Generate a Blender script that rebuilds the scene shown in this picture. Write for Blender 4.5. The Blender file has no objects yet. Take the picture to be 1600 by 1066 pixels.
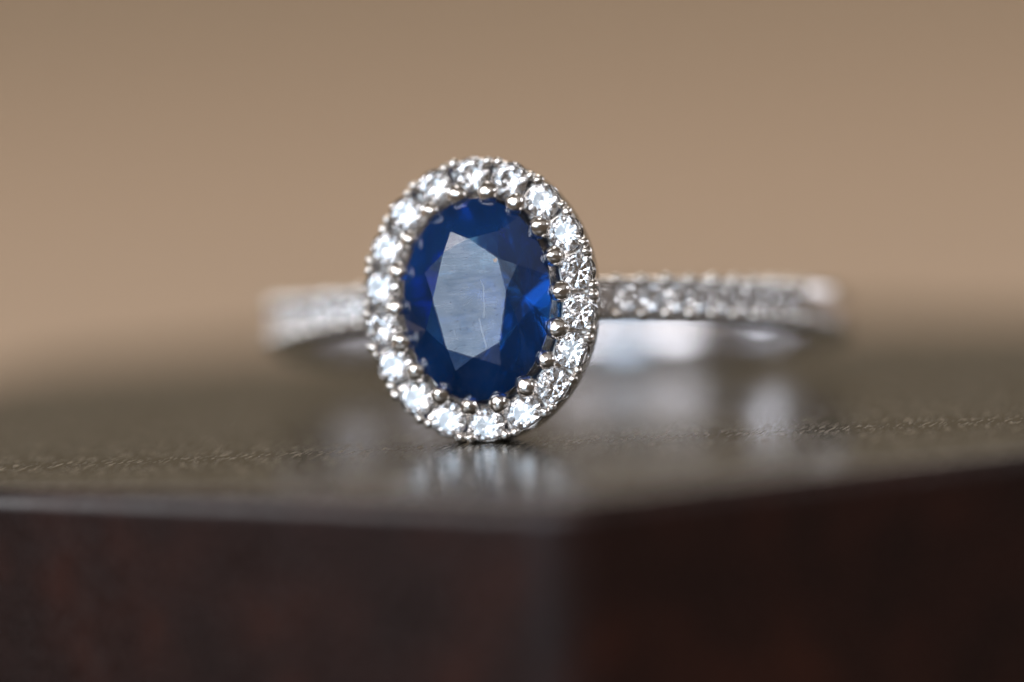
import bpy, bmesh, math, random
from mathutils import Vector, Matrix

MM = 0.001
PI = math.pi
rnd = random.Random(7)
S = bpy.context.scene
COL = S.collection

# ------------------------------------------------------------------ camera
cam_d = bpy.data.cameras.new('camera')
cam = bpy.data.objects.new('camera', cam_d)
COL.objects.link(cam)
S.camera = cam
PITCH, ROLL = math.radians(6.45), math.radians(2.7)
F = Vector((0, math.cos(PITCH), -math.sin(PITCH)))
R0 = Vector((1, 0, 0)); U0 = R0.cross(F)
Rv = R0 * math.cos(ROLL) - U0 * math.sin(ROLL)
Uv = R0 * math.sin(ROLL) + U0 * math.cos(ROLL)
m = Matrix((Rv, Uv, -F)).transposed().to_4x4()
m.translation = Vector((0, -198.3, 26.1)) * MM
cam.matrix_world = m
cam_d.sensor_width = 36
cam_d.lens = 36 * 9195 / 1600
cam_d.clip_start = 0.005
cam_d.clip_end = 50
cam_d.dof.use_dof = True
cam_d.dof.focus_distance = 0.20125
cam_d.dof.aperture_fstop = cam_d.lens / 23.5
cam_d.dof.aperture_blades = 0

# ------------------------------------------------------------------ world, lamps, exposure
W = bpy.data.worlds.new('World'); S.world = W; W.use_nodes = True
bg = W.node_tree.nodes['Background']
bg.inputs['Color'].default_value = (0.60, 0.47, 0.36, 1)
bg.inputs['Strength'].default_value = 0.16

def area(name, az, el, d, sx, sy, radiance, col, target=(0, 0, 5)):
    """rectangular lamp seen from the ring at azimuth az (0 = camera side, + = left) and elevation el"""
    l = bpy.data.lights.new(name, 'AREA'); l.shape = 'RECTANGLE'
    l.size, l.size_y = sx, sy
    l.energy = radiance * PI * sx * sy
    l.color = col
    o = bpy.data.objects.new(name, l); COL.objects.link(o)
    a, e = math.radians(az), math.radians(el)
    t = Vector(target) * MM
    o.location = t + d * Vector((-math.sin(a) * math.cos(e), -math.cos(a) * math.cos(e), math.sin(e)))
    o.rotation_euler = (t - o.location).to_track_quat('-Z', 'Y').to_euler()
    return o

area('window_light', 62, 23, 0.90, 0.30, 0.40, 7.2, (0.96, 0.97, 1.0))
area('front_window_light', 29, 13, 0.90, 0.40, 0.46, 3.9, (0.68, 0.84, 1.0))
area('upper_window_light', 49, 42, 0.90, 0.24, 0.16, 10.0, (1.0, 0.95, 0.92))
area('front_fill_light', 10, 30, 0.90, 0.34, 0.20, 8.8, (0.99, 0.97, 0.99))  # added fill from above the camera, placed to whiten the diamonds
area('right_fill_light', -74, 24, 0.95, 0.16, 0.20, 10.0, (0.90, 0.92, 1.0))  # added lamp on the right, for sparkle along the band stones
area('right_back_fill_light', -122, 16, 0.95, 0.60, 0.40, 1.8, (0.95, 0.95, 1.0))  # added fill from behind right, lifts the plain end of the band
area('broad_fill_light', -12, 44, 1.20, 1.60, 1.00, 0.26, (1.0, 0.97, 0.95))  # broad soft fill, added to brighten the metal all over
area('left_back_fill_light', 122, 20, 0.95, 0.20, 0.20, 20.0, (0.92, 0.95, 1.0))  # added lamp behind left, gives the left band beads their glints
area('right_facet_fill_light', -27, 25, 0.90, 0.13, 0.12, 1.15, (0.80, 0.9, 1.0))  # put in only for the sheen on the sapphire's right star facet
area('left_facet_fill_light', 81, 18, 0.90, 0.13, 0.12, 0.8, (0.80, 0.9, 1.0))  # likewise added, for the fainter sheen on the left star facet
area('bead_fill_light', 180, 74, 0.90, 0.20, 0.20, 6.0, (1.0, 0.97, 0.96))  # extra lamp above, added for highlights on the tops of the beads
area('backdrop_fill_light', 180, 60, 1.3, 0.8, 0.8, 4.45, (1.0, 0.88, 0.76), target=(0, 650, 0))  # warm fill added to light the tabletop and wall behind

S.render.engine = 'CYCLES'
cy = S.cycles
cy.max_bounces = 24; cy.transmission_bounces = 20; cy.glossy_bounces = 10
cy.diffuse_bounces = 4; cy.transparent_max_bounces = 8
cy.caustics_reflective = False; cy.caustics_refractive = False
cy.sample_clamp_indirect = 12.0
cy.blur_glossy = 0.1
cy.use_denoising = True
vs = S.view_settings
vs.view_transform = 'Standard'; vs.look = 'None'; vs.exposure = 0.0; vs.gamma = 1.0
vs.use_curve_mapping = False

# ------------------------------------------------------------------ materials
def mat(name):
    M = bpy.data.materials.new(name); M.use_nodes = True
    nt = M.node_tree
    return M, nt, nt.nodes['Principled BSDF'], nt.nodes['Material Output']

def N(nt, kind, **kw):
    n = nt.nodes.new(kind)
    for k, v in kw.items():
        if k in n.inputs: n.inputs[k].default_value = v
        else: setattr(n, k, v)
    return n

def coords(nt, scale, rot=(0, 0, 0), kind='Object'):
    tc = N(nt, 'ShaderNodeTexCoord'); mp = N(nt, 'ShaderNodeMapping')
    mp.inputs['Scale'].default_value = scale
    if any(rot):                                    # turn first, then stretch
        vr = N(nt, 'ShaderNodeVectorRotate', rotation_type='EULER_XYZ')
        vr.inputs['Rotation'].default_value = rot
        nt.links.new(tc.outputs[kind], vr.inputs['Vector'])
        nt.links.new(vr.outputs['Vector'], mp.inputs['Vector'])
    else:
        nt.links.new(tc.outputs[kind], mp.inputs['Vector'])
    return mp.outputs['Vector']

def noise(nt, vec, scale, detail=4, rough=0.55):
    n = N(nt, 'ShaderNodeTexNoise'); n.inputs['Scale'].default_value = scale
    n.inputs['Detail'].default_value = detail; n.inputs['Roughness'].default_value = rough
    nt.links.new(vec, n.inputs['Vector'])
    return n.outputs['Fac']

def ramp(nt, fac, stops):
    r = N(nt, 'ShaderNodeValToRGB')
    e = r.color_ramp.elements
    while len(e) < len(stops): e.new(0.5)
    for k, (p, c) in enumerate(stops):
        e[k].position = p
        e[k].color = c if len(c) == 4 else (*c, 1)
    nt.links.new(fac, r.inputs['Fac'])
    return r.outputs['Color']

def g(v): return (v, v, v)

def metal_mat(name, col, rough):
    M, nt, b, o = mat(name)
    v = coords(nt, (1000, 1000, 1000))
    n1 = noise(nt, v, 1.3, 3)
    nt.links.new(ramp(nt, n1, [(0.3, tuple(c * 0.93 for c in col)), (0.7, col)]), b.inputs['Base Color'])
    b.inputs['Metallic'].default_value = 1
    n2 = noise(nt, v, 5.0, 4)
    nt.links.new(ramp(nt, n2, [(0.3, g(rough * 0.7)), (0.75, g(rough * 1.6))]), b.inputs['Roughness'])
    bp = N(nt, 'ShaderNodeBump'); bp.inputs['Strength'].default_value = 0.12
    bp.inputs['Distance'].default_value = 0.00003
    nt.links.new(noise(nt, v, 7, 3), bp.inputs['Height'])
    nt.links.new(bp.outputs['Normal'], b.inputs['Normal'])
    return M

M_GOLD = metal_mat('polished_white_gold', (0.84, 0.80, 0.76), 0.17)
M_BAND = metal_mat('white_gold_band', (0.84, 0.82, 0.82), 0.09)

M_INNER = metal_mat('scuffed_white_gold', (0.74, 0.73, 0.77), 0.15)

def diamond_mat():
    M, nt, b, o = mat('diamond')
    nt.nodes.remove(b)
    gl = N(nt, 'ShaderNodeBsdfGlass'); gl.inputs['IOR'].default_value = 2.42
    gl.inputs['Roughness'].default_value = 0.0
    v = coords(nt, (1000, 1000, 1000))
    nt.links.new(ramp(nt, noise(nt, v, 0.6, 2), [(0.3, (0.97, 0.97, 0.985)), (0.7, (1, 1, 1))]), gl.inputs['Color'])
    nt.links.new(gl.outputs[0], o.inputs['Surface'])
    return M
M_DIA = diamond_mat()

def sapphire_mat():
    M, nt, b, o = mat('sapphire')
    nt.nodes.remove(b)
    L = nt.links.new
    def math_(op, a, b_=None, c=None):
        n = N(nt, 'ShaderNodeMath', operation=op)
        for k, q in enumerate((a, b_, c)):
            if q is None: continue
            if isinstance(q, (int, float)): n.inputs[k].default_value = q
            else: L(q, n.inputs[k])
        return n.outputs[0]
    v = coords(nt, (1000, 1000, 1000))              # millimetres on the stone: x across, y along, z out
    sep = N(nt, 'ShaderNodeSeparateXYZ'); L(v, sep.inputs[0])
    X, Y, Z = sep.outputs
    top = ramp(nt, math_('MULTIPLY', Z, 1.0), [(0.966, g(0)), (0.974, g(1))])      # wear sits on the raised table
    # fine streaks across the table, smudges, pits
    vs_ = coords(nt, (1000, 10500, 1000), (0, 0, math.radians(-4)))
    streak = noise(nt, vs_, 1.0, 5, 0.65)
    smud = noise(nt, v, 1.1, 5, 0.6)
    vo = N(nt, 'ShaderNodeTexVoronoi'); vo.inputs['Scale'].default_value = 4.6
    L(v, vo.inputs['Vector'])
    pit = ramp(nt, vo.outputs['Distance'], [(0.06, g(1.0)), (0.15, g(0.0))])
    wob = math_('MULTIPLY_ADD', noise(nt, v, 3.0, 3), 0.10, -0.05)
    def scratch(x0, y0, x1, y1, w):
        k = (x1 - x0) / (y1 - y0)
        xl = math_('MULTIPLY_ADD', Y, k, x0 - k * y0)
        d = math_('ABSOLUTE', math_('ADD', math_('SUBTRACT', X, xl), wob))
        a = math_('LESS_THAN', d, w)
        lo, hi = min(y0, y1), max(y0, y1)
        return math_('MULTIPLY', a, math_('MULTIPLY', math_('GREATER_THAN', Y, lo), math_('LESS_THAN', Y, hi)))
    marks = None
    for q in ((0.45, 0.36, 0.44, -0.72, 0.018), (0.27, -0.72, 0.50, -1.76, 0.024), (0.31, 0.58, 0.45, 0.36, 0.014), (-0.62, -1.1, -0.50, -1.42, 0.012), (0.10, -0.02, -0.30, -0.28, 0.011), (0.75, 0.30, 0.55, 0.22, 0.012)):
        sc = scratch(*q)
        marks = sc if marks is None else math_('MAXIMUM', marks, sc)
    ht = math_('ADD', math_('MULTIPLY', streak, 0.8), math_('MULTIPLY', pit, -0.9))
    ht = math_('ADD', ht, math_('MULTIPLY', marks, -0.8))
    bp = N(nt, 'ShaderNodeBump'); bp.inputs['Distance'].default_value = 0.00003
    L(math_('MULTIPLY_ADD', top, 0.24, 0.03), bp.inputs['Strength']); L(ht, bp.inputs['Height'])
    gl = N(nt, 'ShaderNodeBsdfGlass'); gl.inputs['IOR'].default_value = 1.77
    gl.inputs['Color'].default_value = (0.93, 0.96, 1, 1)
    L(math_('MULTIPLY_ADD', math_('MULTIPLY', top, smud), 0.16, 0.01), gl.inputs['Roughness'])
    L(bp.outputs['Normal'], gl.inputs['Normal'])
    # cloudy body: fine silk inside scatters some blue
    df = N(nt, 'ShaderNodeBsdfDiffuse')
    L(ramp(nt, noise(nt, v, 0.35, 2), [(0.35, (0.004, 0.060, 0.22)), (0.65, (0.007, 0.120, 0.48))]), df.inputs['Color'])
    mx = N(nt, 'ShaderNodeMixShader'); mx.inputs[0].default_value = 0.22
    L(gl.outputs[0], mx.inputs[1]); L(df.outputs[0], mx.inputs[2])
    # scuffed film of worn polish, whiter in the scratches, a tan chip near the table edge
    sf = N(nt, 'ShaderNodeBsdfDiffuse')
    dx = math_('SUBTRACT', X, 0.90); dy = math_('SUBTRACT', Y, 1.26)
    rr = math_('SQRT', math_('ADD', math_('MULTIPLY', dx, dx), math_('MULTIPLY', dy, dy)))
    chip = math_('LESS_THAN', math_('ADD', rr, math_('MULTIPLY_ADD', noise(nt, v, 12, 2), 0.3, -0.15)), 0.075)
    colr = N(nt, 'ShaderNodeMix', data_type='RGBA')
    L(chip, colr.inputs[0]); colr.inputs[6].default_value = (0.62, 0.70, 0.82, 1); colr.inputs[7].default_value = (0.62, 0.45, 0.34, 1)
    L(colr.outputs[2], sf.inputs['Color'])
    film = ramp(nt, math_('MULTIPLY', streak, smud), [(0.12, g(0.0)), (0.36, g(0.30))])
    fac = math_('MAXIMUM', math_('MULTIPLY', film, top), math_('MULTIPLY', math_('MAXIMUM', math_('MULTIPLY', marks, 0.45), math_('MULTIPLY', chip, 0.8)), top))
    mx2 = N(nt, 'ShaderNodeMixShader'); L(fac, mx2.inputs[0])
    L(mx.outputs[0], mx2.inputs[1]); L(sf.outputs[0], mx2.inputs[2])
    L(mx2.outputs[0], o.inputs['Surface'])
    va = N(nt, 'ShaderNodeVolumeAbsorption')
    va.inputs['Color'].default_value = (0.02, 0.61, 0.86, 1)
    va.inputs['Density'].default_value = 1060
    L(va.outputs[0], o.inputs['Volume'])
    return M
M_SAPH = sapphire_mat()

def wood_mat(name, c0, c1, c2, fibre, fibre_amt, bump, rough):
    M, nt, b, o = mat(name)
    a = math.radians(72)
    v = coords(nt, (1250, 9000, 4600), (0, 0, -a))
    fib = noise(nt, v, 1.0, 3, 0.6)
    band_ = noise(nt, coords(nt, (45, 420, 300), (0, 0, -a)), 1.0, 3)
    blot = noise(nt, coords(nt, (1000, 1000, 1000)), 0.16, 3)
    mixn = N(nt, 'ShaderNodeMath', operation='MULTIPLY_ADD')
    nt.links.new(blot, mixn.inputs[0]); mixn.inputs[1].default_value = 0.45
    nt.links.new(band_, mixn.inputs[2])
    wcol = ramp(nt, mixn.outputs[0], [(0.55, c0), (0.75, c1), (1.0, c2)])
    # sparse open pores along the grain; the lacquer between them is smooth
    pore = ramp(nt, fib, [(0.535, g(0)), (0.60, g(1))])
    lite = N(nt, 'ShaderNodeMix', data_type='RGBA')
    pm = N(nt, 'ShaderNodeMath', operation='MULTIPLY'); pm.inputs[1].default_value = fibre_amt
    nt.links.new(pore, pm.inputs[0]); nt.links.new(pm.outputs[0], lite.inputs[0])
    nt.links.new(wcol, lite.inputs[6]); lite.inputs[7].default_value = (*fibre, 1)
    nt.links.new(lite.outputs[2], b.inputs['Base Color'])
    nt.links.new(ramp(nt, pore, [(0.0, g(rough[0])), (1.0, g(rough[1]))]), b.inputs['Roughness'])
    b.inputs['IOR'].default_value = 1.5
    bp = N(nt, 'ShaderNodeBump'); bp.inputs['Strength'].default_value = bump
    bp.inputs['Distance'].default_value = 0.00004
    bp.invert = True
    nt.links.new(pore, bp.inputs['Height'])
    nt.links.new(bp.outputs['Normal'], b.inputs['Normal'])
    return M
M_WOOD = wood_mat('dark_lacquered_wood', (0.012, 0.0048, 0.0042), (0.018, 0.0062, 0.0049), (0.034, 0.0098, 0.0062), (0.026, 0.009, 0.006), 0.4, 0.2, (0.24, 0.32))
M_VENEER = wood_mat('olive_brown_veneer', (0.010, 0.009, 0.007), (0.016, 0.014, 0.010), (0.022, 0.019, 0.013), (0.19, 0.155, 0.108), 1.0, 0.85, (0.19, 0.34))

def plain_mat(name, c1, c2, scale, rough):
    M, nt, b, o = mat(name)
    v = coords(nt, (1, 1, 1))
    nt.links.new(ramp(nt, noise(nt, v, scale, 4), [(0.3, c1), (0.7, c2)]), b.inputs['Base Color'])
    b.inputs['Roughness'].default_value = rough
    return M
M_TABLE = plain_mat('tan_tabletop', (0.425, 0.312, 0.225), (0.50, 0.357, 0.242), 9.0, 0.6)
M_WALL = plain_mat('tan_plaster', (0.38, 0.34, 0.245), (0.44, 0.39, 0.285), 2.0, 0.8)

# ------------------------------------------------------------------ mesh helpers (coordinates in millimetres)
def mesh(name, verts, faces, material, smooth=False):
    me = bpy.data.meshes.new(name)
    me.from_pydata([(x * MM, y * MM, z * MM) for x, y, z in verts], [], faces)
    me.materials.append(material)
    if smooth:
        for p in me.polygons: p.use_smooth = True
    bm = bmesh.new(); bm.from_mesh(me)
    bmesh.ops.recalc_face_normals(bm, faces=bm.faces)
    bm.to_mesh(me); bm.free(); me.update()
    return me

def obj(name, me, parent=None, matrix=None):
    o = bpy.data.objects.new(name, me); COL.objects.link(o)
    if parent: o.parent = parent
    if matrix is not None: o.matrix_local = matrix
    return o

def tag(o, label=None, cat=None, group=None, kind=None):
    if label: o['label'] = label
    if cat: o['category'] = cat
    if group: o['group'] = group
    if kind: o['kind'] = kind
    return o

def loft(rings, closed_u=True, closed_v=False, caps=False):
    n = len(rings[0]); verts = [p for r in rings for p in r]; faces = []
    R = len(rings)
    for i in range(R if closed_v else R - 1):
        for j in range(n if closed_u else n - 1):
            a = i * n + j; b_ = i * n + (j + 1) % n
            c = ((i + 1) % R) * n + (j + 1) % n; d = ((i + 1) % R) * n + j
            faces.append((a, b_, c, d))
    if caps:
        faces.append(tuple(range(n))); faces.append(tuple((R - 1) * n + k for k in range(n)))
    return verts, faces

def sphere_me(name, r, material, sx=1, sy=1, sz=1, seg=16, rings_=10, dent=0.0, ph=0.0):
    bm = bmesh.new()
    bmesh.ops.create_uvsphere(bm, u_segments=seg, v_segments=rings_, radius=1)
    for v in bm.verts:
        c = v.co
        v.co = c * (1 + dent * (math.sin(4.1 * c.x + ph) * math.cos(3.3 * c.y + 2 * ph) + 0.7 * math.sin(5.7 * c.z + 3.1 * c.x + 3 * ph)))
    vs2 = [(v.co.x * r * sx, v.co.y * r * sy, v.co.z * r * sz) for v in bm.verts]
    fs = [tuple(v.index for v in f.verts) for f in bm.faces]
    bm.free()
    return mesh(name, vs2, fs, material, True)

def T(x, y, z): return Matrix.Translation(Vector((x, y, z)) * MM)

# ------------------------------------------------------------------ setting
def sheet(name, pts, material):
    o = obj(name, mesh(name, pts, [tuple(range(len(pts)))], material))
    tag(o, kind='structure'); return o
BOX_H = 38.0
def slab(name, x0, x1, y0, y1, z0, z1, material):
    v = [(x, y, z) for z in (z0, z1) for x, y in ((x0, y0), (x1, y0), (x1, y1), (x0, y1))]
    f = [(3, 2, 1, 0), (4, 5, 6, 7)] + [(k, (k + 1) % 4, 4 + (k + 1) % 4, 4 + k) for k in range(4)]
    o = obj(name, mesh(name, v, f, material))
    return tag(o, kind='structure')
tt = slab('tabletop', -1500, 1500, -32, 1500, -BOX_H - 30, -BOX_H, M_TABLE)
wl = sheet('wall', [(-2500, 1510, -800), (2500, 1510, -800), (2500, 1510, 1800), (-2500, 1510, 1800)], M_WALL)

# octagonal dark wooden box whose corner points at the camera
LIDC = (1.4, -12.5)             # the corner that points at the camera
def octagon(grow):
    """eight-sided outline, opposite sides equal, offset outwards by grow"""
    d = [math.radians(a) for a in (20, 65, 110, 155)]
    L = [24.0, 19.0, 19.0, 24.0]
    p = [Vector(LIDC)]
    for k in range(7):
        a = d[k % 4] + (PI if k >= 4 else 0)
        p.append(p[-1] + L[k % 4] * Vector((math.cos(a), math.sin(a))))
    c = sum(p, Vector((0, 0))) / 8
    return c, [((q - c) * (1 + grow / 28)) for q in p]
ctr, _ = octagon(0)
box = bpy.data.objects.new('wooden_box', None); COL.objects.link(box)
box.location = (ctr.x * MM, ctr.y * MM, -BOX_H * MM)
tag(box, 'dark reddish brown lacquered octagonal wooden box under the ring, one corner to the front', 'box')
def prism(name, grow, z0, z1, bev, seg):
    oc = octagon(grow)[1]
    v = [(x, y, z0) for x, y in oc] + [(x, y, z1) for x, y in oc]
    f = [tuple(reversed(range(8))), tuple(range(8, 16))] + [(k, (k + 1) % 8, 8 + (k + 1) % 8, 8 + k) for k in range(8)]
    me = mesh(name, v, f, M_WOOD); me.materials.append(M_VENEER)
    bm = bmesh.new(); bm.from_mesh(me)
    up = [e for e in bm.edges if abs(e.verts[0].co.z - e.verts[1].co.z) > 1e-4]
    bmesh.ops.bevel(bm, geom=up, offset=1.5 * MM, segments=5, profile=0.5, affect='EDGES', clamp_overlap=True)
    flat = [e for e in bm.edges if abs(e.verts[0].co.z - e.verts[1].co.z) < 1e-6 and abs(e.link_faces[0].normal.dot(e.link_faces[1].normal)) < 0.3]
    bmesh.ops.bevel(bm, geom=flat, offset=bev * MM, segments=seg, profile=0.5, affect='EDGES', clamp_overlap=True)
    for fc in bm.faces:
        fc.smooth = True
        if fc.normal.z > 0.95: fc.material_index = 1
    bm.to_mesh(me); bm.free()
    o = obj(name, me, box)
    w = o.modifiers.new('weighted', 'WEIGHTED_NORMAL'); w.keep_sharp = True
    return o
prism('lid', 0.0, BOX_H - 15.0, BOX_H, 0.75, 4)
prism('box_body', -0.5, 0.0, BOX_H - 15.15, 0.4, 2)

# ------------------------------------------------------------------ ring
ring = bpy.data.objects.new('gemstone_ring', None); COL.objects.link(ring)
tag(ring, 'white gold halo ring with blue oval sapphire lying on its side on the wooden box', 'ring')
YAW, TAU, RLL = math.radians(13.6), math.radians(10.45), math.radians(-1.0)
RH = 12.1                       # distance of the halo plane from the ring axis
HA, HB = 4.08, 4.9              # halo half axes (outer)
zc = 4.9 * math.cos(TAU) - RH * math.sin(TAU) + 0.02
ring.matrix_world = (T(1.77, 14.4, zc) @ Matrix.Rotation(-YAW, 4, 'Z') @ Matrix.Rotation(-TAU, 4, 'X') @ Matrix.Rotation(RLL, 4, 'Y'))
# local frame: ring axis = z, head towards -y.  HM maps (u right, v up, w outward) of the head to it
HM = Matrix(((1, 0, 0, 0), (0, 0, -1, 0), (0, 1, 0, 0), (0, 0, 0, 1)))
HEAD = T(0, -RH, 0) @ HM        # head frame: w = 0 is the halo plane (diamond girdles)

# --- round brilliant (unit diameter 1, girdle at z = 0, table up)
def brilliant(name, d, material):
    tr, cr, pv, gi = 0.56 * 0.5, 0.15, 0.43, 0.015
    V, Fc = [], []
    Vt = [(tr * math.cos(k * PI / 4), tr * math.sin(k * PI / 4), cr) for k in range(8)]
    tg = [(0.5 * math.cos(k * PI / 16), 0.5 * math.sin(k * PI / 16)) for k in range(32)]
    # star tips: kite planar in (V_k, G_k)
    rs = 0.385
    sl = (cr - gi) / (0.5 - tr)
    zs = cr - sl * (rs * math.cos(PI / 8) - tr)
    St = [(rs * math.cos((k + .5) * PI / 4), rs * math.sin((k + .5) * PI / 4), zs) for k in range(8)]
    rl = 0.5 * 0.22
    zl = -pv + (pv - gi) * (rl / 0.5) * math.cos(PI / 8)
    Lp = [(rl * math.cos((k + .5) * PI / 4), rl * math.sin((k + .5) * PI / 4), zl) for k in range(8)]
    V += Vt; V += St; V += [(x, y, gi) for x, y in tg]; V += [(x, y, -gi) for x, y in tg]; V += Lp; V.append((0, 0, -pv))
    s0, g0, h0, l0, cu = 8, 16, 48, 80, 88
    Fc.append(tuple(range(8)))
    for k in range(8):
        n = (k + 1) % 8; p = (k - 1) % 8
        Fc.append((k, s0 + k, n))
        Fc.append((k, s0 + p, g0 + 4 * k, s0 + k))
        for q in range(4):
            Fc.append((s0 + k, g0 + (4 * k + q) % 32, g0 + (4 * k + q + 1) % 32))
            Fc.append((l0 + k, h0 + (4 * k + q + 1) % 32, h0 + (4 * k + q) % 32))
        Fc.append((cu, l0 + k, h0 + 4 * k, l0 + p))
    for k in range(32): Fc.append((g0 + k, h0 + k, h0 + (k + 1) % 32, g0 + (k + 1) % 32))
    return mesh(name, [(x * d, y * d, z * d) for x, y, z in V], Fc, material)

# --- centre stone: worn oval brilliant
def sapphire_mesh():
    ga, gb, gz = 2.60, 3.48, 0.12
    hc = 0.98
    k1, k2 = 44.8, 46.0
    tv = [(-42, 72), (-3, 93), (43, 60), (55, 7), (43, -72), (2, -94), (-39, -80), (-60, 0)]
    st = [(-32, 106), (42, 104), (71, 50), (72, -43), (42, -108), (-29, -114), (-74, -48), (-75, 43)]
    tv = [(x / k1, y / k2) for x, y in tv]; st = [(x / k1, y / k2) for x, y in st]
    ang = [math.atan2(y / gb, x / ga) for x, y in tv]       # clockwise
    G = [(ga * math.cos(t), gb * math.sin(t)) for t in ang]
    # heights of star tips so that every main facet V, S_prev, G, S_next is flat: linear system by relaxation
    import numpy as np
    A = np.zeros((8, 8)); bb = np.zeros(8)
    for i in range(8):
        p = (i - 1) % 8
        def det(zp, zn):
            r1 = np.array([st[p][0] - tv[i][0], st[p][1] - tv[i][1], zp - hc])
            r2 = np.array([st[i][0] - tv[i][0], st[i][1] - tv[i][1], zn - hc])
            r3 = np.array([G[i][0] - tv[i][0], G[i][1] - tv[i][1], gz - hc])
            return np.linalg.det(np.array([r1, r2, r3]))
        d0 = det(0, 0); bb[i] = -d0
        A[i, p] += det(1, 0) - d0; A[i, i] += det(0, 1) - d0
    lam = 0.02
    z0 = 0.62 * hc
    zs = z0 + np.linalg.solve(A.T @ A + lam * np.eye(8), A.T @ (bb - A @ np.full(8, z0)))
    print('star heights', zs / hc)
    zs = np.clip(zs, 0.55 * hc, 0.85 * hc)
    V = [(x, y, hc) for x, y in tv] + [(x, y, z) for (x, y), z in zip(st, zs)]
    Fc = [tuple(range(8))]
    sub = 6
    top, bot = [], []
    for i in range(8):
        a0 = ang[i]; a1 = ang[(i + 1) % 8]
        while a1 > a0: a1 -= 2 * PI
        for q in range(sub):
            t = a0 + (a1 - a0) * q / sub
            top.append((ga * math.cos(t), gb * math.sin(t)))
    n = len(top)
    g0 = len(V); V += [(x, y, gz) for x, y in top]
    h0 = len(V); V += [(x, y, -0.05) for x, y in top]
    D = 2.0; rl = 0.30; CX = 0.72
    l0 = len(V)
    for i in range(8):
        a0 = ang[i]; a1 = ang[(i + 1) % 8]
        while a1 > a0: a1 -= 2 * PI
        t = (a0 + a1) / 2
        V.append((rl * ga * math.cos(t) + CX * (1 - rl), rl * gb * math.sin(t), -D + (D - 0.05) * rl * math.cos((a0 - a1) / 2)))
    cu = len(V); V.append((CX, 0, -D))
    for i in range(8):
        j = (i + 1) % 8; p = (i - 1) % 8
        Fc.append((i, 8 + i, j))
        Fc.append((i, 8 + p, g0 + sub * i)); Fc.append((i, g0 + sub * i, 8 + i))
        for q in range(sub):
            a = (sub * i + q) % n; b_ = (sub * i + q + 1) % n
            Fc.append((8 + i, g0 + a, g0 + b_)); Fc.append((l0 + i, h0 + b_, h0 + a))
        Fc.append((cu, l0 + i, h0 + sub * i, l0 + p))
    for k in range(n): Fc.append((g0 + k, h0 + k, h0 + (k + 1) % n, g0 + (k + 1) % n))
    return mesh('sapphire', V, Fc, M_SAPH)
saph = obj('sapphire', sapphire_mesh(), ring, HEAD @ T(-0.03, 0.0, 0.20))
saph['label'] = 'deep blue oval faceted sapphire with a scratched table'

# --- halo frame: an oval channel, floor behind the small diamonds
NS = 160
def oval(a, b, w): return [(a * math.cos(2 * PI * k / NS), b * math.sin(2 * PI * k / NS), w) for k in range(NS)]
prof = [(HA - 0.07, HB - 0.07, 0.02), (HA - 0.01, HB - 0.01, -0.05), (HA, HB, -0.14), (HA - 0.03, HB - 0.03, -0.9), (HA - 0.32, HB - 0.32, -1.25),
        (HA - 0.95, HB - 0.95, -1.32), (2.62, 3.42, -1.3), (2.45, 3.25, -0.9), (2.60, 3.40, -0.80), (2.68, 3.48, -0.66), (2.80, 3.60, -0.62), (2.92, 3.72, -0.66),
        (3.05, 3.85, -0.80), (HA - 0.38, HB - 0.38, -0.80), (HA - 0.17, HB - 0.17, -0.04)]
v, f = loft([oval(a, b, w) for a, b, w in prof], closed_v=True)
halo = obj('halo_setting', mesh('halo_setting', v, f, M_GOLD, True), ring, HEAD)

# positions of n stones at equal arc length round an ellipse
def ellipse_points(a, b, n, off):
    M_ = 4000
    P = [(a * math.sin(2 * PI * k / M_), b * math.cos(2 * PI * k / M_)) for k in range(M_ + 1)]
    L = [0]
    for k in range(M_): L.append(L[-1] + math.hypot(P[k + 1][0] - P[k][0], P[k + 1][1] - P[k][1]))
    out = []; k = 0
    for i in range(n):
        s = ((i + off) / n % 1) * L[-1]
        k = 0
        lo, hi = 0, M_
        while hi - lo > 1:
            md = (lo + hi) // 2
            if L[md] <= s: lo = md
            else: hi = md
        x, y = P[lo]
        nx, ny = x / (a * a), y / (b * b); q = math.hypot(nx, ny)
        out.append((x, y, nx / q, ny / q))
    return out

DA, DB = 3.56, 4.35
dia_me = brilliant('halo_diamond', 1.23, M_DIA)
for i, (x, y, nx, ny) in enumerate(ellipse_points(DA, DB, 18, -0.12)):
    dome = Matrix.Rotation(math.radians(7), 4, Vector((-ny, nx, 0)))      # the halo is domed: stones lean outwards
    t = T(x, y, 0.03 + rnd.uniform(-.03, .03)) @ dome @ Matrix.Rotation(rnd.uniform(-.07, .07), 4, 'X') @ Matrix.Rotation(rnd.uniform(-.07, .07), 4, 'Y') @ Matrix.Rotation(rnd.uniform(0, PI), 4, 'Z')
    obj('diamond', dia_me, halo, t)

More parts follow.
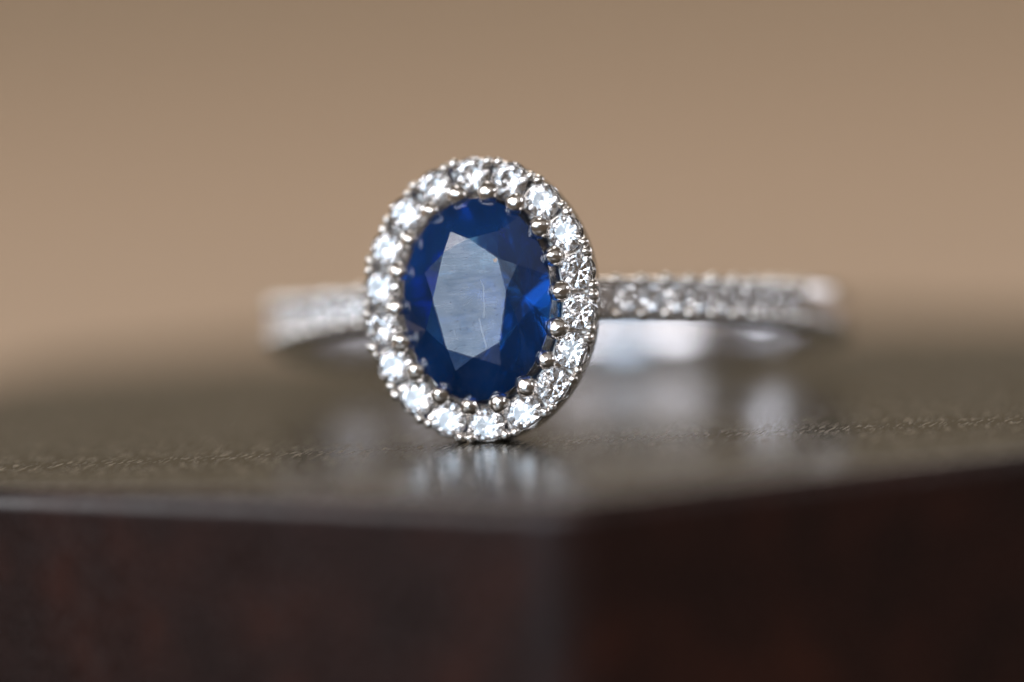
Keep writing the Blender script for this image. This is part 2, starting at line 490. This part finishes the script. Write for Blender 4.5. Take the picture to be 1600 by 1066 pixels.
# prongs between the stones: a wedge bar with bead tips
bead_big = [sphere_me('prong_tip', 0.375, M_GOLD, 1.0, 1.04, 0.95, 24, 16, 0.03, q * 1.7) for q in range(6)]
bead_small = [sphere_me('bead', 0.20, M_GOLD, 1.0, 1.0, 0.9, 16, 10, 0.06, q * 1.3) for q in range(5)]
def ridge(name, rin, rout, z0, z1):
    """narrow roof-shaped bar between two stones, waisted in the middle"""
    v = []
    for r, wd, zt in ((rin, .26, z1), (rin * .5, .16, z1 - .06), (0, .12, z1 - .10), (rout * .5, .18, z1 - .06), (rout, .30, z1)):
        v += [(-wd, r, z0), (wd, r, z0), (wd * .8, r, zt - .10), (wd * .25, r, zt), (-wd * .25, r, zt), (-wd * .8, r, zt - .10)]
    f = [tuple(range(6)), tuple(24 + k for k in range(6))]
    for s in range(4):
        for k in range(6): f.append((6 * s + k, 6 * s + (k + 1) % 6, 6 * s + 6 + (k + 1) % 6, 6 * s + 6 + k))
    return mesh(name, v, f, M_GOLD)
wedge_me = ridge('prong_bar', -0.44, 0.50, -0.82, -0.24)
for i, (x, y, nx, ny) in enumerate(ellipse_points(DA, DB, 18, 0.38)):
    a = math.atan2(ny, nx) - PI / 2
    base = T(x, y, 0) @ Matrix.Rotation(a + rnd.uniform(-.03, .03), 4, 'Z')
    obj('prong', wedge_me, halo, base)
    s = rnd.uniform(.92, 1.08)
    obj('prong_tip', bead_big[i % 6], halo, base @ T(rnd.uniform(-.04, .04), -0.65, 0.25 + rnd.uniform(-.03, .03)) @ Matrix.Scale(s, 4))
    for sx in (-1, 1):
        obj('bead', rnd.choice(bead_small), halo, base @ T(sx * rnd.uniform(.15, .19), rnd.uniform(.40, .46), 0.08 + rnd.uniform(-.02, .02)) @ Matrix.Scale(rnd.uniform(.8, 1.15), 4))
        if rnd.random() < 0.75:
            obj('bead', rnd.choice(bead_small), halo, base @ T(sx * rnd.uniform(.20, .26), -0.50 + rnd.uniform(-.04, .04), 0.09) @ Matrix.Scale(rnd.uniform(.5, .75), 4))

# --- basket: tapered oval gallery from the halo down to the band
prof = [(2.75, 3.55, -1.25), (2.45, 2.9, -1.7), (2.1, 2.0, -2.1), (1.9, 1.3, -2.4), (1.75, 1.15, -2.4), (1.9, 1.8, -2.1), (2.25, 2.7, -1.7), (2.5, 3.3, -1.28)]
v, f = loft([oval(a, b, w) for a, b, w in prof], closed_v=True)
obj('basket', mesh('basket', v, f, M_GOLD, True), ring, HEAD)

# --- band: swept section with a channel for the stones towards the head
R_IN, R_OUT, HW, ZB = 9.05, 10.50, 0.83, 0.10
TH0, STEP, NB = 16.5, 4.9, 11
rings_ = []
NT = 240
for k in range(NT):
    th = 2 * PI * k / NT                      # 0 = head
    dg = abs((math.degrees(th) + 180) % 360 - 180)
    lim = TH0 + STEP * (NB - 0.4)
    s = 1 / (1 + math.exp((dg - lim) / 1.6))   # 1 in the stone zone
    ro = R_OUT - 0.30 / (1 + math.exp((dg - lim - 7) / 4))
    sg_ = 1 / (1 + math.exp(min(50, (dg - lim) / 0.35)))
    fl = ro + (9.80 - ro) * sg_ if dg > 14 else 9.45
    hw = HW - 0.07 * s - 0.10 * max(0, (dg - 100) / 80)
    sec = [(R_IN + 0.10, -hw + 0.04), (R_IN, -hw + 0.35), (R_IN - 0.02, 0), (R_IN, hw - 0.35), (R_IN + 0.10, hw - 0.04), (R_IN + 0.25, hw),
           (ro - 0.32, hw), (ro - 0.10, hw - 0.06), (ro, hw - 0.20), (ro + 0.0 - .02 * s, 0.46), (fl + 0.02 + .3 * (ro - fl), 0.38), (fl + 0.02, 0.30), (fl + 0.02, -0.30), (fl + 0.02 + .3 * (ro - fl), -0.38), (ro - .02 * s, -0.46),
           (ro, -hw + 0.20), (ro - 0.10, -hw + 0.06), (ro - 0.32, -hw), (R_IN + 0.25, -hw)]
    rings_.append([(r * math.sin(th), -r * math.cos(th), z + ZB) for r, z in sec])
v, f = loft(rings_, closed_v=True)
bme = mesh('band', v, f, M_BAND, True)
bme.materials.append(M_INNER)                  # the finger side is scuffed
for p in bme.polygons:
    if math.hypot(p.center.x, p.center.y) < (R_IN + 0.13) * MM: p.material_index = 1
band = obj('band', bme, ring)
bd_me = brilliant('band_diamond', 0.88, M_DIA)
bead_b = [sphere_me('band_bead', 0.29, M_GOLD, 0.95, 0.95, 1.0, 16, 10, 0.05, q * 1.9) for q in range(4)]
def on_band(th, r, z):
    t = math.radians(th)
    # local frame: x tangent, y axis of ring, z outward
    rot = Matrix(((math.cos(t), 0, math.sin(t), 0), (math.sin(t), 0, -math.cos(t), 0), (0, 1, 0, 0), (0, 0, 0, 1)))
    return T(r * math.sin(t), -r * math.cos(t), z + ZB) @ rot
for sg in (-1, 1):
    for k in range(NB):
        th = sg * (TH0 + STEP * k)
        obj('diamond', bd_me, band, on_band(th, 10.42, 0) @ Matrix.Rotation(rnd.uniform(0, PI), 4, 'Z') @ Matrix.Rotation(rnd.uniform(-.06, .06), 4, 'X'))
        for sz in (-1, 1):
            obj('bead', rnd.choice(bead_b), band, on_band(sg * (TH0 + STEP * (k + .5)), 10.47, sz * 0.58) @ Matrix.Scale(rnd.uniform(.88, 1.1), 4))

# --- a little dust on the lid
M_DUST = plain_mat('dust', (0.45, 0.42, 0.38), (0.62, 0.58, 0.52), 900.0, 0.9)
dv, df = [], []
for k in range(46):
    x, y = rnd.uniform(-19, 20), rnd.uniform(-7, 16)
    if y < -4 + abs(x - 1.4) * -0.0 and rnd.random() < .4: continue
    r = rnd.uniform(0.012, 0.034)
    b0 = len(dv)
    for q in range(5):
        a = 2 * PI * q / 5
        dv.append((x + r * rnd.uniform(.6, 1.6) * math.cos(a), y + r * rnd.uniform(.6, 1.6) * math.sin(a), 0.001))
    dv.append((x + rnd.uniform(-.3, .3) * r, y, r * rnd.uniform(.8, 1.4)))
    df.append(tuple(b0 + q for q in range(5)))
    for q in range(5): df.append((b0 + q, b0 + (q + 1) % 5, b0 + 5))
dust = obj('dust', mesh('dust', dv, df, M_DUST))
tag(dust, 'pale specks of dust scattered over the lid of the wooden box', 'dust', kind='stuff')
